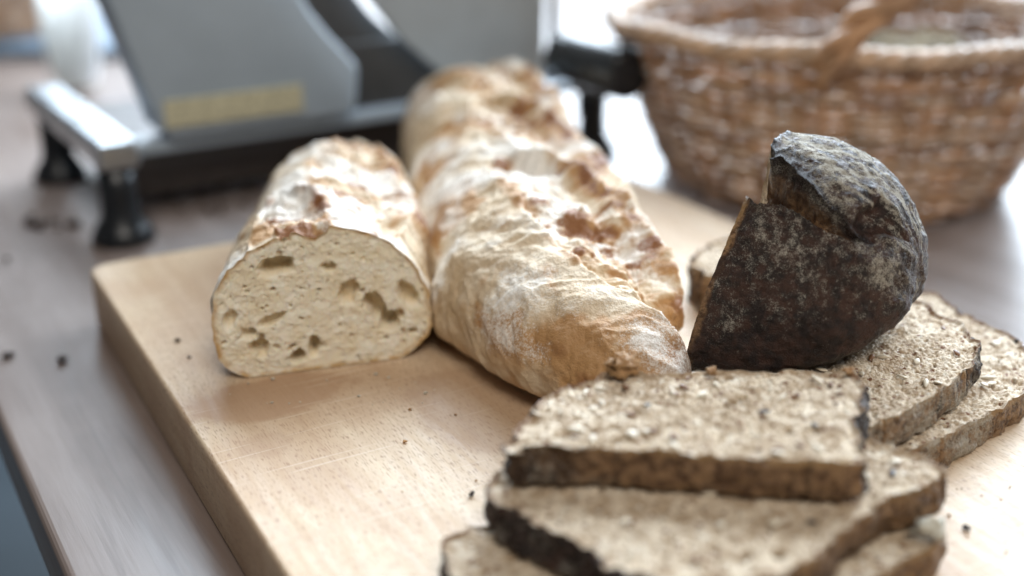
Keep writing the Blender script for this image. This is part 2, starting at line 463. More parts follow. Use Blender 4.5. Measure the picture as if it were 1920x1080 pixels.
# ------------------------------------------------------------------ white loaves
def loaf_surface(L, W, H, nt, nphi, near_cut, slashes, seed, centre=None, width=None, shear=0.0, bump=1.0, endn=(0.055, 2.3), endf=(0.06, 2.3), twist=0.0, flour0=0.50):
    """Grid of a floured long loaf: local Y along its length, bottom on z = 0. Returns points and the masks brown / flour."""
    u = np.linspace(0, 1, nt)
    if near_cut: tt_ = np.sin(u * np.pi / 2) * L
    else: tt_ = (0.5 - 0.5 * np.cos(u * np.pi)) * L
    phi = np.linspace(0, 2 * np.pi, nphi, endpoint=False)
    cs, sn = np.cos(phi), np.sin(phi)
    up = sn > 0
    ex = np.where(up, 2 / 2.15, 2 / 3.2)
    px = np.sign(cs) * np.abs(cs) ** ex
    zc = 0.40
    pz = np.where(up, zc + (1 - zc) * np.abs(sn) ** (2 / 2.1), zc - zc * 1.12 * np.abs(sn) ** (2 / 3.2))
    pz = np.maximum(pz, 0)
    env = np.ones(nt)
    ln, pn = endn; lf, pf = endf
    if not near_cut:
        m = tt_ < ln; env[m] *= np.maximum(1 - ((ln - tt_[m]) / ln) ** pn, 0) ** (1 / pn)
    m = tt_ > L - lf; env[m] *= np.maximum(1 - ((tt_[m] - L + lf) / lf) ** pf, 0) ** (1 / pf)
    wid = np.ones(nt) if width is None else np.interp(tt_, width[0], width[1])
    cen = np.zeros(nt) if centre is None else np.interp(tt_, centre[0], centre[1])
    X = cen[:, None] + px[None] * (W / 2 * wid * env)[:, None]
    zz = pz[None] * H * (0.55 + 0.45 * wid)[:, None]
    Z = 0.34 * H * (1 - env)[:, None] * 0.75 + zz * (0.25 * env + 0.75 * env)[:, None]
    Y = np.repeat(tt_[:, None], nphi, 1) + X * shear * (1 - tt_ / L)[:, None]
    P = np.stack([X, Y, Z], -1)
    nrm = grid_normals(P)
    if (nrm[nt // 2, nphi // 4, 2]) < 0: nrm = -nrm
    q = P + seed * 3.1
    upm = sstep(0.15, 0.55, Z / H)
    d = bump * (0.0030 * fbm(q * 28, seed, 3) + 0.0012 * fbm(q * 90, seed + 5, 4))
    brown = np.zeros_like(X); floury = np.zeros_like(X); open_ = np.zeros_like(X)
    lat = (X - cen[:, None])
    for (t0, x0, a, b, ang, ear, dep) in slashes:
        ca, sa = math.cos(ang), math.sin(ang)
        wob = 0.004 * fbm(q * 45, seed + 31, 3)
        pp = (Y - t0) * ca + (lat - x0) * sa
        qq = -(Y - t0) * sa + (lat - x0) * ca + wob
        lens = np.clip(1 - (pp / a) ** 2, 0, 1)
        hb = b * np.sqrt(lens) + 1e-5
        r = qq / hb
        inside = sstep(1.0, 0.82, np.abs(r)) * (lens > 0) * upm
        hgt = -dep * inside * (0.35 + 0.65 * sstep(-1, 1, r)) 
        rag = 0.5 + 0.8 * fbm(q * 62, seed + 11, 3)
        e = ear * lens ** 0.5 * upm
        out_r = np.where(qq > hb * 0.86, np.exp(-(qq - hb * 0.86) / 0.009), sstep(0.45, 0.86, r))
        hgt = hgt + e * out_r * (0.7 + 0.6 * rag) 
        out_l = np.where(qq < -hb * 0.9, np.exp((qq + hb * 0.9) / 0.006), 0)
        hgt = hgt + e * 0.45 * out_l * rag
        n5 = 4.5 * fbm(q * np.array([55, 95, 75]), seed + 15, 3) + 3 * fbm(q * 22, seed + 16, 2); fr = n5 - np.floor(n5)
        near = np.clip(inside + np.exp(-((r - 0.95) / 0.4) ** 2) * lens * upm, 0, 1)
        d = d + near * 0.0011 * (np.floor(n5) + sstep(0.42, 0.58, fr) - n5 * 0.45)
        brown = np.maximum(brown, near * 0.75 * np.exp(-((fr - 0.55) / 0.14) ** 2) * np.clip(0.5 + 1.2 * fbm(q * 40, seed + 17, 2), 0, 1))
        torn = inside * (np.abs(fbm(q * np.array([70, 110, 90]), seed + 14, 4)))
        d = d + hgt + 0.006 * torn * bump
        lipband = np.exp(-((r - 0.95) / 0.28) ** 2) * lens * upm + 0.55 * np.exp(-((r + 0.95) / 0.25) ** 2) * lens * upm
        brown = np.maximum(brown, lipband * np.clip(0.75 + 1.7 * fbm(q * 110, seed + 21, 4), 0, 1.35))
        flak = inside * np.clip(3.6 * fbm(q * np.array([80, 120, 90]), seed + 23, 4) - 0.15, 0, 1)
        brown = np.maximum(brown, flak * 0.9)
        open_ = np.maximum(open_, inside)
    # wrinkles in the skin, running along the loaf and round its shoulders
    wr = fbm(np.stack([P[..., 0] * 60 + P[..., 2] * 60, P[..., 1] * 110, P[..., 2] * 20], -1) + 0.8 * fbm(q * 30, seed + 40, 2)[..., None], seed + 41, 3)
    d = d + bump * 0.0011 * (1 - np.abs(wr) * 3).clip(-0.5, 1) * (1 - open_)
    if twist:
        ph = (Y + 0.75 * lat + 0.012 * fbm(q * 22, seed + 77, 2)) / 0.082
        cre = 1 - np.abs(np.sin(np.pi * ph))
        d = d - twist * (cre ** 5) * (0.35 + 0.65 * sstep(0.01, -0.03, lat)) + twist * 0.5 * (1 - cre)
    patch = fbm(q * 42, seed + 51, 4)
    floury = flour0 + 0.95 * patch - 0.3 * np.abs(fbm(q * 26, seed + 55, 3))
    floury = floury * (0.45 + 0.55 * upm) + 0.12 * open_
    low = sstep(0.35, 0.05, Z / H)
    floury = floury - 0.25 * low - 0.45 * np.clip(brown, 0, 1)
    brown = np.maximum(brown, np.clip(2.2 * fbm(q * 38, seed + 61, 4) - 0.2, 0, 0.62) * (0.4 + 0.6 * upm))
    brown = np.maximum(brown, 0.30 * low)
    if not near_cut:
        tipm = sstep(0.075, 0.02, tt_)[:, None] * sstep(0.85, 0.45, Z / H)
        brown = np.maximum(brown, tipm * np.clip(0.62 + 0.8 * fbm(q * 60, seed + 66, 3), 0, 0.85)); floury = floury - 0.22 * tipm
    flat = sstep(0.004, 0.010, Z)                    # the underside stays flat on the board
    P2 = P + nrm * (d * (0.08 + 0.92 * flat))[..., None]
    P2[..., 2] = np.maximum(P2[..., 2], 0.0004)
    return P2, brown, floury

def loaf_mesh(name, P, brown, floury):
    nt, nphi = P.shape[:2]
    me = new_mesh(name, P, grid_faces(nt, nphi, False, True, flip=True), attrs={'brown': brown, 'flour': floury})
    return me

def face_disc(ring, nr, depth_dir, pits, seed, small, rough, rim_w, grain=0.0):
    """A cut face spanning a closed ring of points: rings shrink to the middle, pressed in by the pores of the crumb."""
    ring = np.asarray(ring); c = ring.mean(0)
    rr = np.linspace(0, 1, nr)[::-1] ** 0.92
    P = c + (ring - c)[None] * rr[:, None, None]
    q = P
    edge = sstep(1.0, 0.97, rr)[:, None] * np.ones(len(ring))[None]
    d = np.zeros(P.shape[:2]); pit = np.zeros(P.shape[:2])
    for (scale, dens, dep, sd) in small:
        w, cid = worley(q * scale + 0.55 * np.stack([fbm(q * scale * 0.9, sd, 2), fbm(q * scale * 0.9 + 9, sd + 2, 2), fbm(q * scale * 0.9 - 9, sd + 4, 2)], -1), seed + sd)
        rad = 0.10 + 0.42 * (cid / max(dens, 1e-3)) ** 2.2
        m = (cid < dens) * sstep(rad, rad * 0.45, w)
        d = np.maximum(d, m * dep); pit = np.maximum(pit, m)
    for (pc, rx, rz, dep, rot) in pits:
        v = q - np.asarray(pc)
        h = np.asarray(pc); ax = pits_axes[0]; az = pits_axes[1]
        a = (v * ax).sum(-1); b = (v * az).sum(-1)
        a, b = a * math.cos(rot) + b * math.sin(rot), -a * math.sin(rot) + b * math.cos(rot)
        rad = np.sqrt((a / rx) ** 2 + (b / rz) ** 2) + 0.42 * fbm(q * 130, seed + 71, 2) + 0.2 * fbm(q * 420, seed + 72, 2)
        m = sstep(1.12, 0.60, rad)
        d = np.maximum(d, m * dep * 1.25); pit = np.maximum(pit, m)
    d = d + rough * (2.2 * np.abs(fbm(q * 420, seed + 81, 4)) + 2.6 * np.abs(fbm(q * 190, seed + 84, 3)))
    if grain:
        w, cid = worley(q * 640 + 0.3 * fbm(q * 500, seed + 86, 2)[..., None], seed + 85)
        d = d + grain * (w + 0.5 * cid)
    P = P + np.asarray(depth_dir)[None, None] * (d * edge)[..., None]
    rim = (sstep(1 - rim_w, 1.0, rr)[:, None] * np.clip(0.75 + 1.0 * fbm(q * 260, seed + 91, 3), 0, 1))
    return P, pit * edge, rim

# --- the loaf cut in half, its cut face towards the camera
HB = (-0.0735, 0.4135)
rz_h = math.radians(5)
half = empty('cut_loaf', (HB[0], HB[1], T)); half.rotation_euler = (0, 0, rz_h)
tag(half, 'pale floured baguette half showing its open white cut face', 'bread')
P, br, flr = loaf_surface(0.192, 0.0825, 0.0575, 360, 420, True,
    [(0.085, 0.012, 0.080, 0.020, math.radians(-7), 0.0055, 0.0055), (0.02, -0.012, 0.05, 0.012, math.radians(-14), 0.003, 0.003)],
    3, width=([0, 0.05, 0.11, 0.192], [1.0, 0.96, 0.88, 0.80]), shear=math.tan(math.radians(12)), flour0=0.57)
add('crust', loaf_mesh('cut_loaf_crust', P, br, flr), M['bag'], half)
ring = P[0]
pits_axes = (np.array([1.0, math.tan(math.radians(12)), 0]), np.array([0, 0, 1.0]))
def on_face(x, z): return (x, x * math.tan(math.radians(12)), z)
pits = [(on_face(-0.0155, 0.0445), 0.0062, 0.0042, 0.008, 0.1), (on_face(0.0100, 0.0310), 0.0036, 0.0048, 0.005, -0.3),
        (on_face(0.0205, 0.0235), 0.0038, 0.0068, 0.008, 0.45), (on_face(0.0255, 0.0170), 0.0040, 0.0042, 0.010, 0.2),
        (on_face(0.0335, 0.0265), 0.0036, 0.0066, 0.005, 0.6), (on_face(0.0295, 0.0190), 0.0022, 0.0024, 0.004, 0),
        (on_face(-0.0245, 0.0125), 0.0046, 0.0034, 0.006, 0.3), (on_face(-0.0270, 0.0185), 0.0024, 0.0022, 0.004, 0),
        (on_face(-0.0040, 0.0095), 0.0022, 0.0048, 0.008, -0.15), (on_face(-0.0105, 0.0060), 0.0034, 0.0032, 0.007, 0.2),
        (on_face(-0.0190, 0.0230), 0.0060, 0.0020, 0.003, 0.35), (on_face(-0.0340, 0.0250), 0.0026, 0.0040, 0.003, -0.4),
        (on_face(0.0040, 0.0420), 0.0030, 0.0016, 0.003, -0.3), (on_face(0.0345, 0.0110), 0.0026, 0.0018, 0.003, 0.2)]
Pf, pit, rim = face_disc(ring, 190, (0.0, 1.0, 0.0), pits, 5, [(150, 0.30, 0.0036, 1), (330, 0.46, 0.0022, 7), (720, 0.5, 0.0010, 13)], 0.0004, 0.075)
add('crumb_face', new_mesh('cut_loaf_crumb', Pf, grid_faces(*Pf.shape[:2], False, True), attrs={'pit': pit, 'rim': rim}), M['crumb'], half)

# --- the long whole loaf
rz_l = math.radians(6.6)
P, br, flr = loaf_surface(0.433, 0.096, 0.058, 720, 440, False,
    [(0.100, 0.010, 0.080, 0.021, math.radians(-14), 0.0085, 0.007), (0.220, 0.012, 0.080, 0.022, math.radians(-12), 0.0090, 0.008),
     (0.340, 0.010, 0.070, 0.020, math.radians(-12), 0.0090, 0.007)],
    9, centre=([0, 0.02, 0.05, 0.09, 0.14, 0.25, 0.425], [0.027, 0.019, 0.008, 0.001, 0.002, -0.002, 0.0]),
    width=([0, 0.065, 0.10, 0.135, 0.185, 0.225, 0.265, 0.315, 0.365, 0.425], [0.80, 0.93, 1.00, 1.01, 1.02, 0.97, 0.95, 1.04, 1.02, 0.95]), endn=(0.115, 1.7), twist=0.0020)
long_ = add('baguette', loaf_mesh('baguette', P, br, flr), M['bag'], loc=(0.0255, 0.340, T))
long_.rotation_euler = (0, 0, rz_l)
tag(long_, 'long whole floured baguette lying across the middle of the board', 'bread')

# ------------------------------------------------------------------ rye slices
seed_mesh = None
def seed_shape(name, l, w, h, mat):
    V, F = lathe([(0.0, -1), (0.35, -0.85), (0.75, -0.4), (1.0, 0.15), (0.8, 0.65), (0.35, 0.95), (0.0, 1.0)], 8)
    V = np.stack([V[:, 2] * l, V[:, 0] * w, V[:, 1] * h], -1)
    me = new_mesh(name, V, faces=F); me.materials.append(mat); return me
SEEDS = [seed_shape('seed_pale', 0.0034, 0.0013, 0.0007, M['seed']), seed_shape('seed_brown', 0.0022, 0.0012, 0.0008, M['seedbrown']),
         seed_shape('seed_dark', 0.0030, 0.0010, 0.0006, M['seeddark']), seed_shape('flake', 0.0028, 0.0019, 0.0006, M['seed'])]

def slice_thing(outline, z0, th, seed, label, tanf, flourf, charf, tilt=(0.0, 0.0), seeds=(), nr=185, burnt=None):
    """A slice lying flat: outline in world XY, crust colours given by functions of the direction round the slice."""
    O = spline(outline, 520)
    a2 = (O[:, 0] * np.roll(O[:, 1], -1) - np.roll(O[:, 0], -1) * O[:, 1]).sum()
    if a2 < 0: O = O[::-1]
    c = O.mean(0)
    root = empty('rye_slice', (c[0], c[1], z0)); root.rotation_euler = (tilt[0], tilt[1], 0)
    tag(root, label, 'bread slice', 'rye bread slices')
    R = O - c
    r3 = np.stack([O[:, 0], O[:, 1], 0 * O[:, 0]], -1)
    R = R * (1 + 0.030 * fbm(r3 * 85, seed + 2, 3) + 0.014 * fbm(r3 * 420, seed + 4, 2))[:, None]
    nout = np.stack([np.roll(R, -1, 0)[:, 1] - np.roll(R, 1, 0)[:, 1], -(np.roll(R, -1, 0)[:, 0] - np.roll(R, 1, 0)[:, 0])], -1)
    nout /= np.linalg.norm(nout, axis=1, keepdims=True)
    ang = np.arctan2(nout[:, 1], nout[:, 0])
    nz = 26
    zz = np.linspace(0, 1, nz)
    Pc = np.zeros((nz, 520, 3))
    w3 = np.stack([np.repeat(R[None, :, 0], nz, 0), np.repeat(R[None, :, 1], nz, 0), np.repeat((zz * th)[:, None], 520, 1)], -1) + seed * 1.7
    wk, wi = worley(w3 * 330, seed + 40)
    rough = 0.0022 * fbm(w3 * 150, seed, 4) + 0.0013 * fbm(w3 * 420, seed + 3, 3) - 0.0016 * (wi < 0.3) * sstep(0.45, 0.15, wk)
    lump = 0.0030 * fbm(w3 * 55, seed + 6, 2)
    ch = np.array([charf(a) for a in ang]); ch = np.maximum(ch, burnt(R[:, 0], R[:, 1]) if burnt else 0); tn = np.array([tanf(a) for a in ang]); fo = np.array([flourf(a) for a in ang])
    disp = rough * (0.6 + 0.6 * ch)[None] + lump * (0.35 + 0.4 * ch)[None] + 0.0008 * np.sin(zz * np.pi)[:, None]
    topw = 0.0016 * fbm(w3 * 120, seed + 9, 3)
    Pc[..., 0] = R[None, :, 0] + nout[None, :, 0] * disp
    Pc[..., 1] = R[None, :, 1] + nout[None, :, 1] * disp
    Pc[..., 2] = (zz * th)[:, None] + topw * sstep(0.6, 1.0, zz)[:, None] + 0.0
    nA = fbm(w3 * 90, seed + 21, 4)
    charA = np.clip(ch[None] + 0.9 * nA * (ch[None] > 0.02), 0, 1) * 0.68
    tanA = np.clip(tn[None] + 0.7 * fbm(w3 * 110, seed + 22, 4), 0, 1)
    tanA = np.clip(tanA + 0.5 * sstep(0.72, 1.0, zz)[:, None] * (ch[None] < 0.5), 0, 1.4)
    floA = fo[None] + 0.75 * fbm(w3 * 100, seed + 23, 4)
    add('crust', new_mesh('rye_slice_crust', Pc, grid_faces(nz, 520, False, True, flip=True), attrs={'char': charA, 'tan': tanA, 'flour': floA}), M['dark'], root)
    Pf, pit, rim = face_disc(Pc[-1], nr, (0, 0, -1.0), [], seed, [(190, 0.26, 0.0034, 1), (420, 0.34, 0.0020, 7)], 0.0003, 0.04, 0.0011)
    rim = rim * np.clip(0.35 + ch, 0, 1)[None]
    wv = 0.0010 * fbm(Pf * 40, seed + 60, 3)
    Pf[..., 2] += wv * sstep(1.0, 0.9, (np.linspace(0, 1, nr)[::-1]))[:, None]
    V2 = Pc[0]; cb = V2.mean(0)
    Pb = cb + (V2 - cb)[None] * np.linspace(1, 0, 6)[:, None, None]
    F1 = grid_faces(nr, 520, False, True, flip=True); F2 = grid_faces(6, 520, False, True) + nr * 520
    Vall = np.vstack([Pf.reshape(-1, 3), Pb.reshape(-1, 3)])
    z = np.zeros(6 * 520)
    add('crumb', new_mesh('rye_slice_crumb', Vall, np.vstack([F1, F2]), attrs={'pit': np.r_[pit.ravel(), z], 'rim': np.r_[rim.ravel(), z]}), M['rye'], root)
    r_ = random.Random(seed)
    for k in range(seeds[0] if seeds else 0):
        i = r_.randrange(520); f = math.sqrt(r_.random()) * 0.88
        s = bpy.data.objects.new('seed', SEEDS[r_.choice([0, 0, 0, 1, 1, 1, 2, 3, 3, 3])]); COL.objects.link(s); s.parent = root
        s.location = (R[i, 0] * f, R[i, 1] * f, th - 0.0001 + r_.uniform(-0.0003, 0.0003))
        s.rotation_euler = (r_.uniform(-0.3, 0.3), r_.uniform(-0.3, 0.3), r_.uniform(0, 6.28))
        s.scale = [r_.uniform(0.5, 0.95)] * 3
    return root

CZ = 0.230; FP = 2175.0; SP, CP = math.sin(math.radians(21.85)), math.cos(math.radians(21.85))
def at(u, v, z):
    """World x, y of a photograph point known to lie at height z (used once to measure the slices)."""
    a, b = (u - 960) / FP, (v - 540) / FP
    t = (CZ - z) / (SP + b * CP)
    return (a * t, t * (CP - b * SP))
def arc(deg0, deg1, soft=18):
    """1 for directions between two compass angles (degrees, anticlockwise from +X), soft at its ends."""
    def f(a):
        d = math.degrees(a) % 360
        mid = (deg0 + deg1) / 2; h = (deg1 - deg0) / 2
        x = abs((d - mid + 180) % 360 - 180)
        return float(np.clip((h + soft - x) / soft, 0, 1))
    return f
zE, zB = T + 0.0002, T + 0.0002
th = 0.0118
outE = [at(u, v, zE + th) for u, v in ((832, 1035), (850, 1003), (905, 985), (1000, 940), (1250, 900), (1500, 905), (1680, 950), (1765, 990), (1745, 1030), (1640, 1085), (1450, 1165), (1200, 1190), (980, 1150), (865, 1085))]
zD = zE + th + 0.0013
outD = [at(u, v, zD + th) for u, v in ((908, 925), (918, 895), (960, 870), (1080, 815), (1300, 790), (1500, 790), (1660, 830), (1770, 872), (1765, 890), (1650, 945), (1540, 1030), (1420, 1085), (1290, 1100), (1180, 1072), (1040, 1000), (945, 955))]
zC = zD + th + 0.0013
outC = [at(u, v, zC + th) for u, v in ((958, 838), (962, 818), (985, 778), (1045, 738), (1130, 708), (1240, 699), (1420, 697), (1580, 698), (1612, 706), (1620, 740), (1622, 800), (1622, 850), (1606, 866), (1500, 864), (1300, 848), (1100, 838), (990, 836))]
outB = [at(u, v, zB + th) for u, v in ((1650, 856), (1745, 826), (1850, 780), (1925, 732), (1935, 690), (1900, 636), (1820, 590), (1730, 546), (1620, 560), (1520, 650), (1560, 800))]
zA = zB + th + 0.0013
outA = [at(u, v, zA + th) for u, v in ((1540, 832), (1635, 802), (1740, 748), (1815, 692), (1832, 652), (1795, 604), (1728, 566), (1640, 552), (1560, 590), (1500, 650), (1470, 740), (1480, 815))]
slice_thing(outE, zE, th, 11, 'lowest rye slice of the front stack, its burnt end peeking out bottom left', arc(250, 330, 30), lambda a: 0.05, arc(90, 250, 20), seeds=(6,), nr=70)
slice_thing(outD, zD, th, 12, 'middle rye slice of the front stack, pointing at the camera', arc(268, 340, 14), lambda a: 0.06, lambda a: max(arc(100, 262, 16)(a), 0.25), seeds=(26,))
slice_thing(outC, zC, th, 13, 'top rye slice of the front stack, speckled with seeds', arc(250, 300, 20), lambda a: 0.0, lambda a: max(arc(120, 235, 20)(a), arc(-30, 20, 20)(a)), seeds=(34,), burnt=lambda x, y: np.maximum(sstep(-0.036, -0.043, x), 0.8 * sstep(0.043, 0.047, x)))
slice_thing(outB, zB, th, 14, 'rye slice flat on the board at the right edge, under another slice', arc(250, 320, 30), lambda a: 0.45 * arc(290, 350, 25)(a), arc(0, 150, 16), seeds=(14,))
slice_thing(outA, zA, th, 15, 'floured rye slice tucked under the dark crusty loaf end', arc(235, 312, 20), lambda a: 0.62 * arc(292, 330, 15)(a), arc(-22, 150, 14), seeds=(20,))
zF = T + 0.0002
outF = [(0.080, 0.482), (0.083, 0.468), (0.098, 0.462), (0.125, 0.468), (0.150, 0.484), (0.155, 0.502), (0.140, 0.515), (0.110, 0.515), (0.088, 0.502)]
slice_thing(outF, zF, 0.0185, 16, 'thick rye piece mostly hidden behind the dark loaf end', arc(200, 250, 30), lambda a: 0.2, arc(90, 200, 20), nr=50)

# ------------------------------------------------------------------ the dark loaf end
def dark_end():
    yaw, tl = math.radians(-30), math.radians(-6)
    ax = np.array([math.cos(yaw), math.sin(yaw), 0.0])            # from the cut towards the rounded tip
    bk = np.array([-math.sin(yaw), math.cos(yaw), 0.0])           # along the cut, away from the camera
    up = np.array([0, 0, 1.0])
    ax, up = ax * math.cos(tl) - up * math.sin(tl), up * math.cos(tl) + ax * math.sin(tl)
    prof = spline([(0.002, 0.000), (-0.003, 0.010), (0.000, 0.026), (0.006, 0.042), (0.015, 0.057), (0.026, 0.069), (0.040, 0.0765),
                   (0.056, 0.076), (0.074, 0.064), (0.088, 0.042), (0.093, 0.016), (0.084, 0.000), (0.060, -0.001), (0.030, -0.001)], 620)
    piv = np.array([0.045, 0.030]); ns = 320
    u = np.linspace(0, 1, ns); s = np.sin(u * np.pi / 2) 
    e = np.maximum(1 - s ** 2.3, 0) ** (1 / 2.1)
    L = 0.073
    d = np.r_[0, np.cumsum(np.linalg.norm(np.diff(prof, axis=0), axis=1))]      # arc length from the front bottom edge
    prof2 = piv + (prof - piv)[None] * e[:, None, None]
    S = np.repeat((s * L)[:, None], 620, 1)
    P = S[..., None] * ax + prof2[..., 0:1] * bk + prof2[..., 1:2] * up
    P = P + (prof2[..., 1:2] * 0.30 * (1 - s)[:, None, None]) * ax          # the cut was made at a slant
    n = grid_normals(P)
    if n[ns // 3, 60] @ bk > 0: n = -n
    Q = np.repeat(d[None], ns, 0)
    q = P + 4.2
    frac = np.clip(1 - S / (L * 0.80), 0, 1)
    rag = (0.0030 + 0.0035 * sstep(0.025, 0.0, S)) * fbm(q * 150, 5, 4) + 0.004 * fbm(q * 40, 6, 2) + 0.004 * sstep(0.005, 0.0, S)
    q1 = 0.0675 - 0.009 * (1 - frac) + rag * frac ** 0.3
    q2 = q1 + 0.0215 * frac ** 0.9 + 0.0016 * fbm(q * 90, 7, 3) 
    inside = sstep(0, 0.0014, Q - q1) * sstep(-0.0006, 0.0105, q2 - Q) ** 0.8 * (frac > 0)
    disp = 0.0022 * fbm(q * 45, 8, 3) + 0.0012 * fbm(q * 130, 9, 4) + 0.0005 * fbm(q * 420, 10, 3)
    disp = disp - inside * (0.004 + 0.0095 * frac ** 0.5) * (1 + 0.35 * fbm(q * 160, 11, 3)) - inside * 0.0030 * np.abs(fbm(q * 300, 33, 4))
    ear = np.where(Q > q2, np.exp(-(Q - q2) / 0.008), 0) * frac ** 0.6
    lip = np.where(Q < q1, np.exp(-(q1 - Q) / 0.0035), 0) * frac ** 0.6
    disp = disp + 0.0036 * ear * (1 + 0.8 * fbm(q * 150, 36, 3)) + lip * 0.0022 * (0.5 + 1.6 * fbm(q * 180, 12, 3))
    # a second short tear nearer the tip
    sc, qc = L * 0.80, 0.073
    tear = sstep(1.0, 0.4, np.sqrt(((S - sc) / 0.011) ** 2 + ((Q - qc - (S - sc) * 0.5) / 0.012) ** 2) + 0.5 * fbm(q * 120, 13, 3))
    disp = disp - 0.0042 * tear
    P = P + n * disp[..., None]
    topm = sstep(q2 + 0.003, q2 + 0.015, Q) * sstep(0.165, 0.145, Q)
    fl = 0.26 + 0.24 * sstep(0.0, 0.5, fbm(q * 95, 14, 5)) + 0.40 * fbm(q * 420, 15, 4) + 0.36 * fbm(q * 48, 25, 4)
    fl = fl * sstep(0.004, 0.03, Q) 
    streak = fbm(np.stack([S * 160, Q * 420, S * 0], -1), 16, 4)
    fl = np.where(topm > 0, fl * (1 - topm) + topm * (0.74 + 1.25 * streak - 0.35 * sstep(0.55, 1.0, s)[:, None]), fl)
    fl = fl * (1 - inside) - 0.5 * tear - 0.6 * ear * sstep(0.006, 0.001, Q - q2)
    tan = np.clip(sstep(0.05, 0.4, inside) * (0.75 + 0.6 * fbm(q * 120, 17, 3)), 0, 1)
    cutedge = sstep(0.0042, 0.0010, S + 0.0015 * fbm(q * 200, 37, 2))
    tan = np.maximum(tan, cutedge * 1.35 * (Q < q1) * np.clip(0.75 + 1.2 * fbm(q * 120, 19, 2), 0, 1)); fl = fl * (1 - 0.7 * cutedge)
    char = np.clip(np.where(Q > q2, np.exp(-((Q - q2) / 0.0045) ** 2), np.exp(-((Q - q2) / 0.0022) ** 2) * (Q > q1)) * frac ** 0.25 + 0.45 * lip, 0, 1)
    ch2 = np.clip(0.55 * sstep(0.0, 0.5, fbm(q * 50, 18, 3)), 0, 1) * (1 - inside)
    char = np.maximum(char, ch2 * (1 - topm))
    base = np.array([0.0615, 0.375, 0.0])
    zmin = P[..., 2].min()
    root = empty('dark_loaf_end', (base[0], base[1], T + 0.0145)); 
    tag(root, 'dark burnt loaf end dusted with flour, split along its top', 'bread')
    P[..., 2] -= zmin
    add('crust', new_mesh('dark_crust', P, grid_faces(ns, 620, False, True), attrs={'char': char, 'tan': tan, 'flour': fl}), M['dark'], root)
    Pf, pit, rim = face_disc(P[0], 110, tuple(ax), [], 23, [(230, 0.22, 0.0022, 1), (480, 0.3, 0.0012, 7)], 0.0005, 0.05)
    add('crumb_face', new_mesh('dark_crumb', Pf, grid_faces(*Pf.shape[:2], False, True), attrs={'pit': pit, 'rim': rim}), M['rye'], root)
dark_end()

# ------------------------------------------------------------------ the food slicer behind the board
A = np.array([0.838, 0.545, 0.0]); B = np.array([-0.545, 0.838, 0.0])
SO = np.array([-0.230, 0.650, 0.0])
sl = empty('food_slicer', tuple(SO))
tag(sl, 'grey metal food slicer with black feet and knob behind the board', 'food slicer')
def lp(s, d, z): return np.array([A[0] * s + B[0] * d, A[1] * s + B[1] * d, z])
def part(name, VF, mat, parent, bev=0.0, smooth=False, loc=None):
    o = add(name, new_mesh(name, VF[0], faces=[tuple(int(i) for i in f) for f in VF[1]], smooth=smooth), mat, parent, loc)
    if bev: bevel(o, bev)
    return o
ZO = (0, 0, 0)
def bar(s0, s1, d0, d1, z0, z1): return prism([(s0, z0), (s1, z0), (s1, z1), (s0, z1)], d0, d1, ZO, A, B)
part('base_bar', bar(-0.012, 0.012, -0.013, 0.175, 0.046, 0.062), M['alu'], sl, 0.003)
part('base_bar', bar(0.0145, 0.334, 0.010, 0.030, 0.046, 0.0540), M['grey'], sl, 0.002)
part('base_bar', bar(0.335, 0.362, -0.014, 0.175, 0.046, 0.060), M['guard'], sl, 0.003)
for s, d in ((0.0, 0.0), (0.0, 0.153), (0.348, 0.004), (0.348, 0.153)):
    V, F = lathe([(0.0, 0.0), (0.018, 0.0), (0.0188, 0.003), (0.016, 0.009), (0.0110, 0.016), (0.0102, 0.030), (0.0108, 0.0462), (0.0, 0.0462)], 36)
    part('foot', (V, F), M['black'], sl, smooth=True, loc=tuple(lp(s, d, 0)))
part('shade_block', bar(0.020, 0.330, 0.045, 0.172, 0.010, 0.0455), M['slicer_shade'], sl, 0.003)  # added dark block: stands for shade under the slicer, stops the table's reflection
# housing: front outline with its right side cut in a long curve round the blade
curve = [(0.160, 0.086), (0.152, 0.095), (0.139, 0.110), (0.130, 0.122), (0.122, 0.136), (0.116, 0.152), (0.112, 0.170), (0.110, 0.190), (0.112, 0.230)]
poly = [(0.036, 0.0545), (0.150, 0.0545), (0.1575, 0.060)] + curve + [(0.020, 0.230), (-0.005, 0.180), (0.010, 0.131), (0.029, 0.062)]
part('housing', prism(poly, 0.002, 0.034, ZO, A, B), M['grey'], sl, 0.004, True)
lab = part('label_plate', prism([(0.032, 0.0630), (0.1190, 0.0630), (0.1190, 0.0795), (0.032, 0.0795)], -0.0004, 0.0016, ZO, A, B), M['gold'], sl, 0.0004)
# dark curved guard of the blade and the grey plate beside it
def arc_band(cs, cz, r0, r1, d0, d1, a0, a1, seg=48):
    V, F = [], []
    for d, r in ((d0, r0), (d0, r1), (d1, r1), (d1, r0)):
        for k in range(seg + 1):
            a = math.radians(a0 + (a1 - a0) * k / seg); V.append(lp(cs + r * math.cos(a), d, cz + r * math.sin(a)))
    n = seg + 1
    for i in range(4):
        for k in range(seg): F.append((i * n + k, ((i + 1) % 4) * n + k, ((i + 1) % 4) * n + k + 1, i * n + k + 1))
    F += [(0, n, 2 * n, 3 * n), (seg, 3 * n + seg, 2 * n + seg, n + seg)]
    return np.array(V), F
part('blade_guard', arc_band(0.262, 0.190, 0.110, 0.150, 0.026, 0.048, 120, 262), M['guard'], sl, 0.003, True)
part('gap_block', bar(0.150, 0.240, 0.022, 0.060, 0.046, 0.098), M['guard'], sl, 0.003)  # added dark block, hides the bright reflection between housing and guard
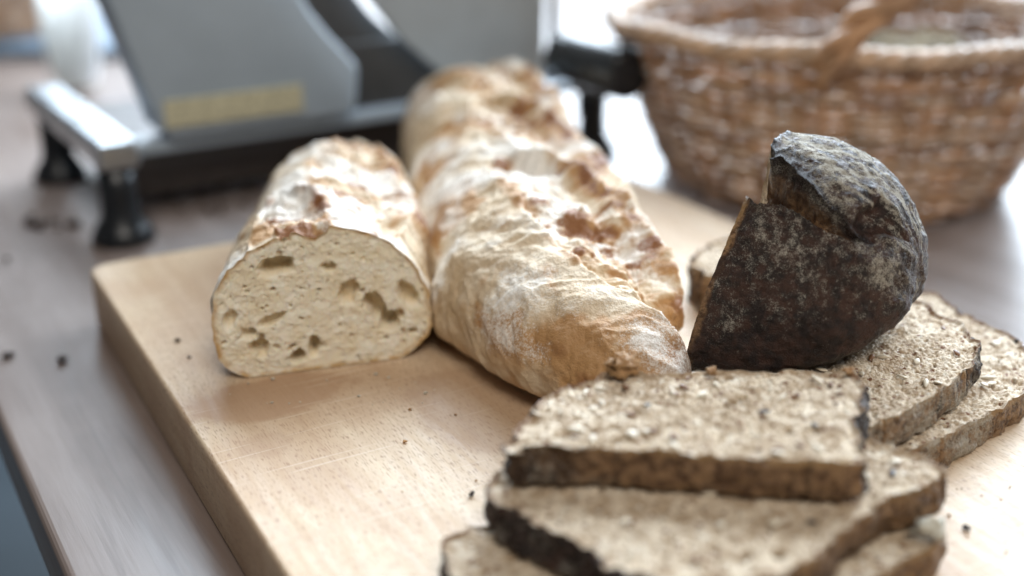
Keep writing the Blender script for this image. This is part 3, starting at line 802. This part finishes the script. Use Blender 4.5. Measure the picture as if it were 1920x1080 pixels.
part('fence_plate', prism([(0.240, 0.059), (0.306, 0.059), (0.306, 0.24), (0.150, 0.24), (0.152, 0.19), (0.158, 0.155), (0.172, 0.125), (0.188, 0.104), (0.212, 0.082)], 0.006, 0.012, ZO, A, B), M['steel'], sl, 0.002)
part('chrome_rod', tube([lp(0.312, 0.004, z) for z in np.linspace(0.058, 0.24, 12)], 0.0042, 14), M['alu'], sl, smooth=True)
kc = np.array([0.075, 0.728, 0.083]) - SO
kp = [kc + B * t for t in (0.0, 0.0006, 0.004, 0.03, 0.06, 0.075)]
part('knob', tube(kp, [0.0145, 0.0160, 0.0172, 0.0172, 0.0160, 0.0155], 36), M['black'], sl, 0, True)
part('post', tube([lp(0.345, 0.006, z) for z in np.linspace(0.03, 0.085, 8)], 0.0085, 20), M['black'], sl, 0, True)

# ------------------------------------------------------------------ wicker baskets
def make_basket(name, loc, rx0, ry0, rx1, ry1, h, handle):
    root = empty(name, loc)
    NS, NR = 30, 33
    wr_ = random.Random(4)
    def ring(f):     # semi axes at height fraction f, flared and a little bellied
        g = f ** 0.85
        return rx0 + (rx1 - rx0) * g, ry0 + (ry1 - ry0) * g
    lv, lf = lathe([(0.0, 0.0), (1.0, 0.0), (1.0, 0.006), (0.0, 0.006)], 60)
    lv = lv * np.array([rx0 * 0.97, ry0 * 0.97, 1.0]) + np.array([0, 0, 0.0005])
    part('base', (lv, lf), M['wicker'], root)
    for k in range(NS):
        a = 2 * math.pi * k / NS
        pts = []
        for f in np.linspace(0.0, 1.0, 9):
            x, y = ring(f); pts.append((x * math.cos(a), y * math.sin(a), 0.003 + f * h))
        part('stake', tube(pts, 0.0028, 8), M['wicker'], root, smooth=True)
    th_ = np.linspace(0, 2 * np.pi, NS * 8, endpoint=False)
    for r in range(NR):
        f = (r + 0.5) / NR; x, y = ring(f)
        off = 0.0042 * np.cos(th_ * NS / 2 + math.pi * (r % 2)) + 0.0007 * np.sin(th_ * 7 + r * 2.1)
        z = 0.004 + f * h + 0.0006 * np.sin(th_ * 5 + r * 1.7) + 0.0004 * np.sin(th_ * 13 + r)
        rad = 0.0020 * wr_.uniform(0.85, 1.15) * (1 + 0.15 * np.sin(th_ * 3 + r))
        part('weaver', tube(np.stack([(x + off) * np.cos(th_), (y + off) * np.sin(th_), z], -1), rad, 8, True), M[wr_.choice(['wicker', 'wicker', 'wicker2', 'wicker3'])], root, smooth=True)
    x, y = ring(1.0)
    for k in range(4):                                     # rolled, plaited rim
        ph = th_ * 22 + k * math.pi / 2
        o1 = 0.0042 * np.cos(ph); o2 = 0.0034 * np.sin(ph)
        part('rim_strand', tube(np.stack([(x + 0.003 + o1) * np.cos(th_), (y + 0.003 + o1) * np.sin(th_), 0.006 + h + o2 + 0.0014 * np.sin(th_ * 9)], -1), 0.0029, 8, True), M['wicker2'], root, smooth=True)
    if handle:
        a0, a1 = handle
        t = np.linspace(0, 1, 90)
        aa = a0 + (a1 - a0) * t
        arch = np.sin(t * np.pi) ** 0.62
        cx = (x + 0.004 + 0.010 * arch) * np.cos(aa); cy = (y + 0.004 + 0.010 * arch) * np.sin(aa); cz = h * 0.93 + 0.072 * arch
        for k in range(3):
            ph = t * 26 + k * 2 * math.pi / 3
            part('handle_strand', tube(np.stack([cx + 0.0048 * np.cos(ph), cy + 0.003 * np.sin(ph), cz + 0.0048 * np.sin(ph)], -1), 0.0050, 8), M['wicker'], root, smooth=True)
    return root
BK = (0.222, 0.784, 0.0)
bk = make_basket('wicker_basket', BK, 0.108, 0.112, 0.152, 0.142, 0.104, (math.radians(-108), math.radians(-40)))
bk.rotation_euler = (0, 0, 0)
tag(bk, 'brown wicker basket with plaited rim and handle on the right behind the loaves', 'basket', 'wicker baskets')
bk2 = copy_tree(bk)
bk2.location = (-0.620, 1.330, 0.013); bk2.rotation_euler = (0, 0, math.radians(140)); bk2.scale = (0.95, 0.95, 0.95)
tag(bk2, 'blurred wicker basket in the far left corner on a blue grey tray', 'basket', 'wicker baskets')
tr = slab('tray', (-0.93, 1.22), (1, 0), 0.56, (0, 1), 0.36, 0.0008, 0.012, M['tray'], 0.0, 0.003)
tag(tr, 'blue grey tray under the far left basket', 'tray')

def small_loaf(name, L, W, H, seed, loc, rz, label, mat):
    P, br, flr = loaf_surface(L, W, H, 120, 120, False, [(L / 2, 0.0, L * 0.35, W * 0.18, 0.2, 0.004, 0.005)], seed, endn=(L * 0.4, 2.2), endf=(L * 0.4, 2.2))
    if mat is M['dark']:
        me = new_mesh(name, P, grid_faces(120, 120, False, True, flip=True), attrs={'char': br * 0, 'tan': 0.30 + 0 * br, 'flour': flr * 0.0 - 0.3})
    else: me = loaf_mesh(name, P, br, flr)
    o = add(name, me, M['olive'], loc=loc); o.rotation_euler = (0, 0, rz)
    tag(o, label, 'bread', 'loaves in the basket')
    return o
small_loaf('basket_loaf', 0.17, 0.105, 0.085, 21, (0.300, 0.735, 0.0075), math.radians(12), 'olive brown loaf lying in the right half of the wicker basket', M['dark'])
small_loaf('basket_loaf', 0.17, 0.085, 0.062, 22, (0.180, 0.735, 0.0075), math.radians(4), 'greyish brown loaf lying in the left half of the wicker basket', M['dark'])

# ------------------------------------------------------------------ white cup behind the slicer
V, F = lathe([(0.0, 0.0), (0.018, 0.0), (0.027, 0.006), (0.034, 0.022), (0.038, 0.050), (0.038, 0.085), (0.036, 0.110), (0.034, 0.110), (0.035, 0.085), (0.035, 0.05), (0.030, 0.022), (0.020, 0.010), (0.0, 0.008)], 48)
cup = add('cup', new_mesh('cup', V, faces=F), M['white'], loc=(-0.405, 1.075, 0.0004))
cup.scale = (0.66, 0.66, 1.0)
tag(cup, 'bright white rounded cup behind the left side of the slicer', 'cup')

# ------------------------------------------------------------------ crumbs
def crumb_mesh(name, seed, mat, k=16):
    a = np.linspace(0, 2 * np.pi, k, endpoint=False); b = np.linspace(0, np.pi, k // 2 + 1)
    P = np.stack([np.sin(b)[:, None] * np.cos(a)[None], np.sin(b)[:, None] * np.sin(a)[None], np.repeat(np.cos(b)[:, None], k, 1)], -1)
    P = P * (1 + 0.8 * fbm(P * 1.9 + seed * 7.7, seed, 3) + 0.5 * fbm(P * 6 + seed, seed + 1, 2))[..., None] * np.array([1, 0.8, 0.6])
    P[..., 2] -= P[..., 2].min()
    me = new_mesh(name, P, grid_faces(k // 2 + 1, k, False, True)); me.materials.append(mat)
    return me
CM = {k: [crumb_mesh('crumb', i + 3 * j, M[k], 36 if k == 'crumbtan' else 18) for i in range(3)] for j, k in enumerate(('crumbdark', 'crumbtan', 'crumbpale'))}
def crumb(x, y, z, r, kind, label, i=0, rz=0.0, group=None):
    o = bpy.data.objects.new('crumb', CM[kind][i % 3]); COL.objects.link(o)
    o.location = (x, y, z + 0.0001); o.scale = (r, r, r); o.rotation_euler = (0, 0, rz)
    tag(o, label, 'crumb', group)
zCt = zC + th
x, y = at(1168, 702, zCt); crumb(x, y, zCt, 0.0048, 'crumbtan', 'orange brown crumb lump on the far edge of the top slice', 0, 0.4)
x, y = at(1335, 703, zCt); crumb(x, y, zCt, 0.0018, 'crumbtan', 'small brown crumb on the top slice against the dark loaf end', 1, 1.2)
x, y = at(1590, 704, zCt); crumb(x, y, zCt, 0.0017, 'crumbtan', 'orange crumb on the far right corner of the top slice', 2, 0.2)
x, y = at(1742, 1008, zE + th); crumb(x, y, zE + th, 0.0042, 'crumbpale', 'pale fluffy crumb on the lowest slice at the bottom right', 0, 0.3)
for u, v, r, l in ((1726, 936, 0.0011, 'dark crumb on the board right of the front stack, the farther of two'), (1812, 994, 0.0011, 'dark crumb on the board right of the front stack, the nearer of two'),
                   (884, 931, 0.0010, 'tiny black crumb on the board just left of the front stack'), (333, 641, 0.0011, 'dark crumb on the board left of the cut baguette half'),
                   (355, 672, 0.0007, 'tiny brown crumb on the board near the lower left of the cut baguette half')):
    x, y = at(u, v, T); crumb(x, y, T, r, 'crumbdark', l, int(u), u)
for u, v, r, l in ((16, 672, 0.0022, 'dark crumb on the table by the left edge of the picture'), (118, 680, 0.0024, 'dark crumb on the table close to the cutting board corner'),
                   (14, 490, 0.0018, 'faint dark crumb on the table below the slicer at far left')):
    x, y = at(u, v, 0); crumb(x, y, 0, r, 'crumbdark', l, int(u), u)
def crumb_heap(u0, u1, v0, v1, n, label, seed, z=0.0, s0=0.0008, s1=0.0026, mat='crumbdark'):
    r_ = random.Random(seed); V, F = [], []
    src = CM['crumbdark'][0]; co = np.array([v.co[:] for v in src.vertices]); fs = [tuple(p.vertices) for p in src.polygons]
    for _ in range(n):
        x, y = at(r_.uniform(u0, u1), r_.uniform(v0, v1), z); s = s0 + (s1 - s0) * r_.random() ** 2
        F += [tuple(i + len(V) for i in f) for f in fs]
        a = r_.uniform(0, 6.28); c, sn = math.cos(a), math.sin(a)
        V += [(x + s * (p[0] * c - p[1] * sn), y + s * (p[0] * sn + p[1] * c), z + 0.0001 + s * p[2]) for p in co]
    o = add('crumbs', new_mesh('crumbs', V, faces=F), M[mat])
    tag(o, label, 'crumbs', kind='stuff')
crumb_heap(50, 165, 408, 432, 26, 'scatter of brown crumbs on the table left of the slicer foot', 1)
crumb_heap(300, 480, 340, 400, 60, 'scatter of brown crumbs on the table under the slicer', 2)
crumb_heap(700, 930, 760, 1060, 7, 'fine pale crumbs on the board left of the front stack', 3, T, 0.0002, 0.0007, 'crumbtan')
crumb_heap(1770, 1910, 900, 1070, 9, 'fine pale crumbs on the board right of the front stack', 4, T, 0.0002, 0.0006, 'crumbtan')
crumb_heap(430, 820, 700, 760, 26, 'fine pale crumbs in front of the cut baguette face', 5, T, 0.0002, 0.0008, 'crumbpale')
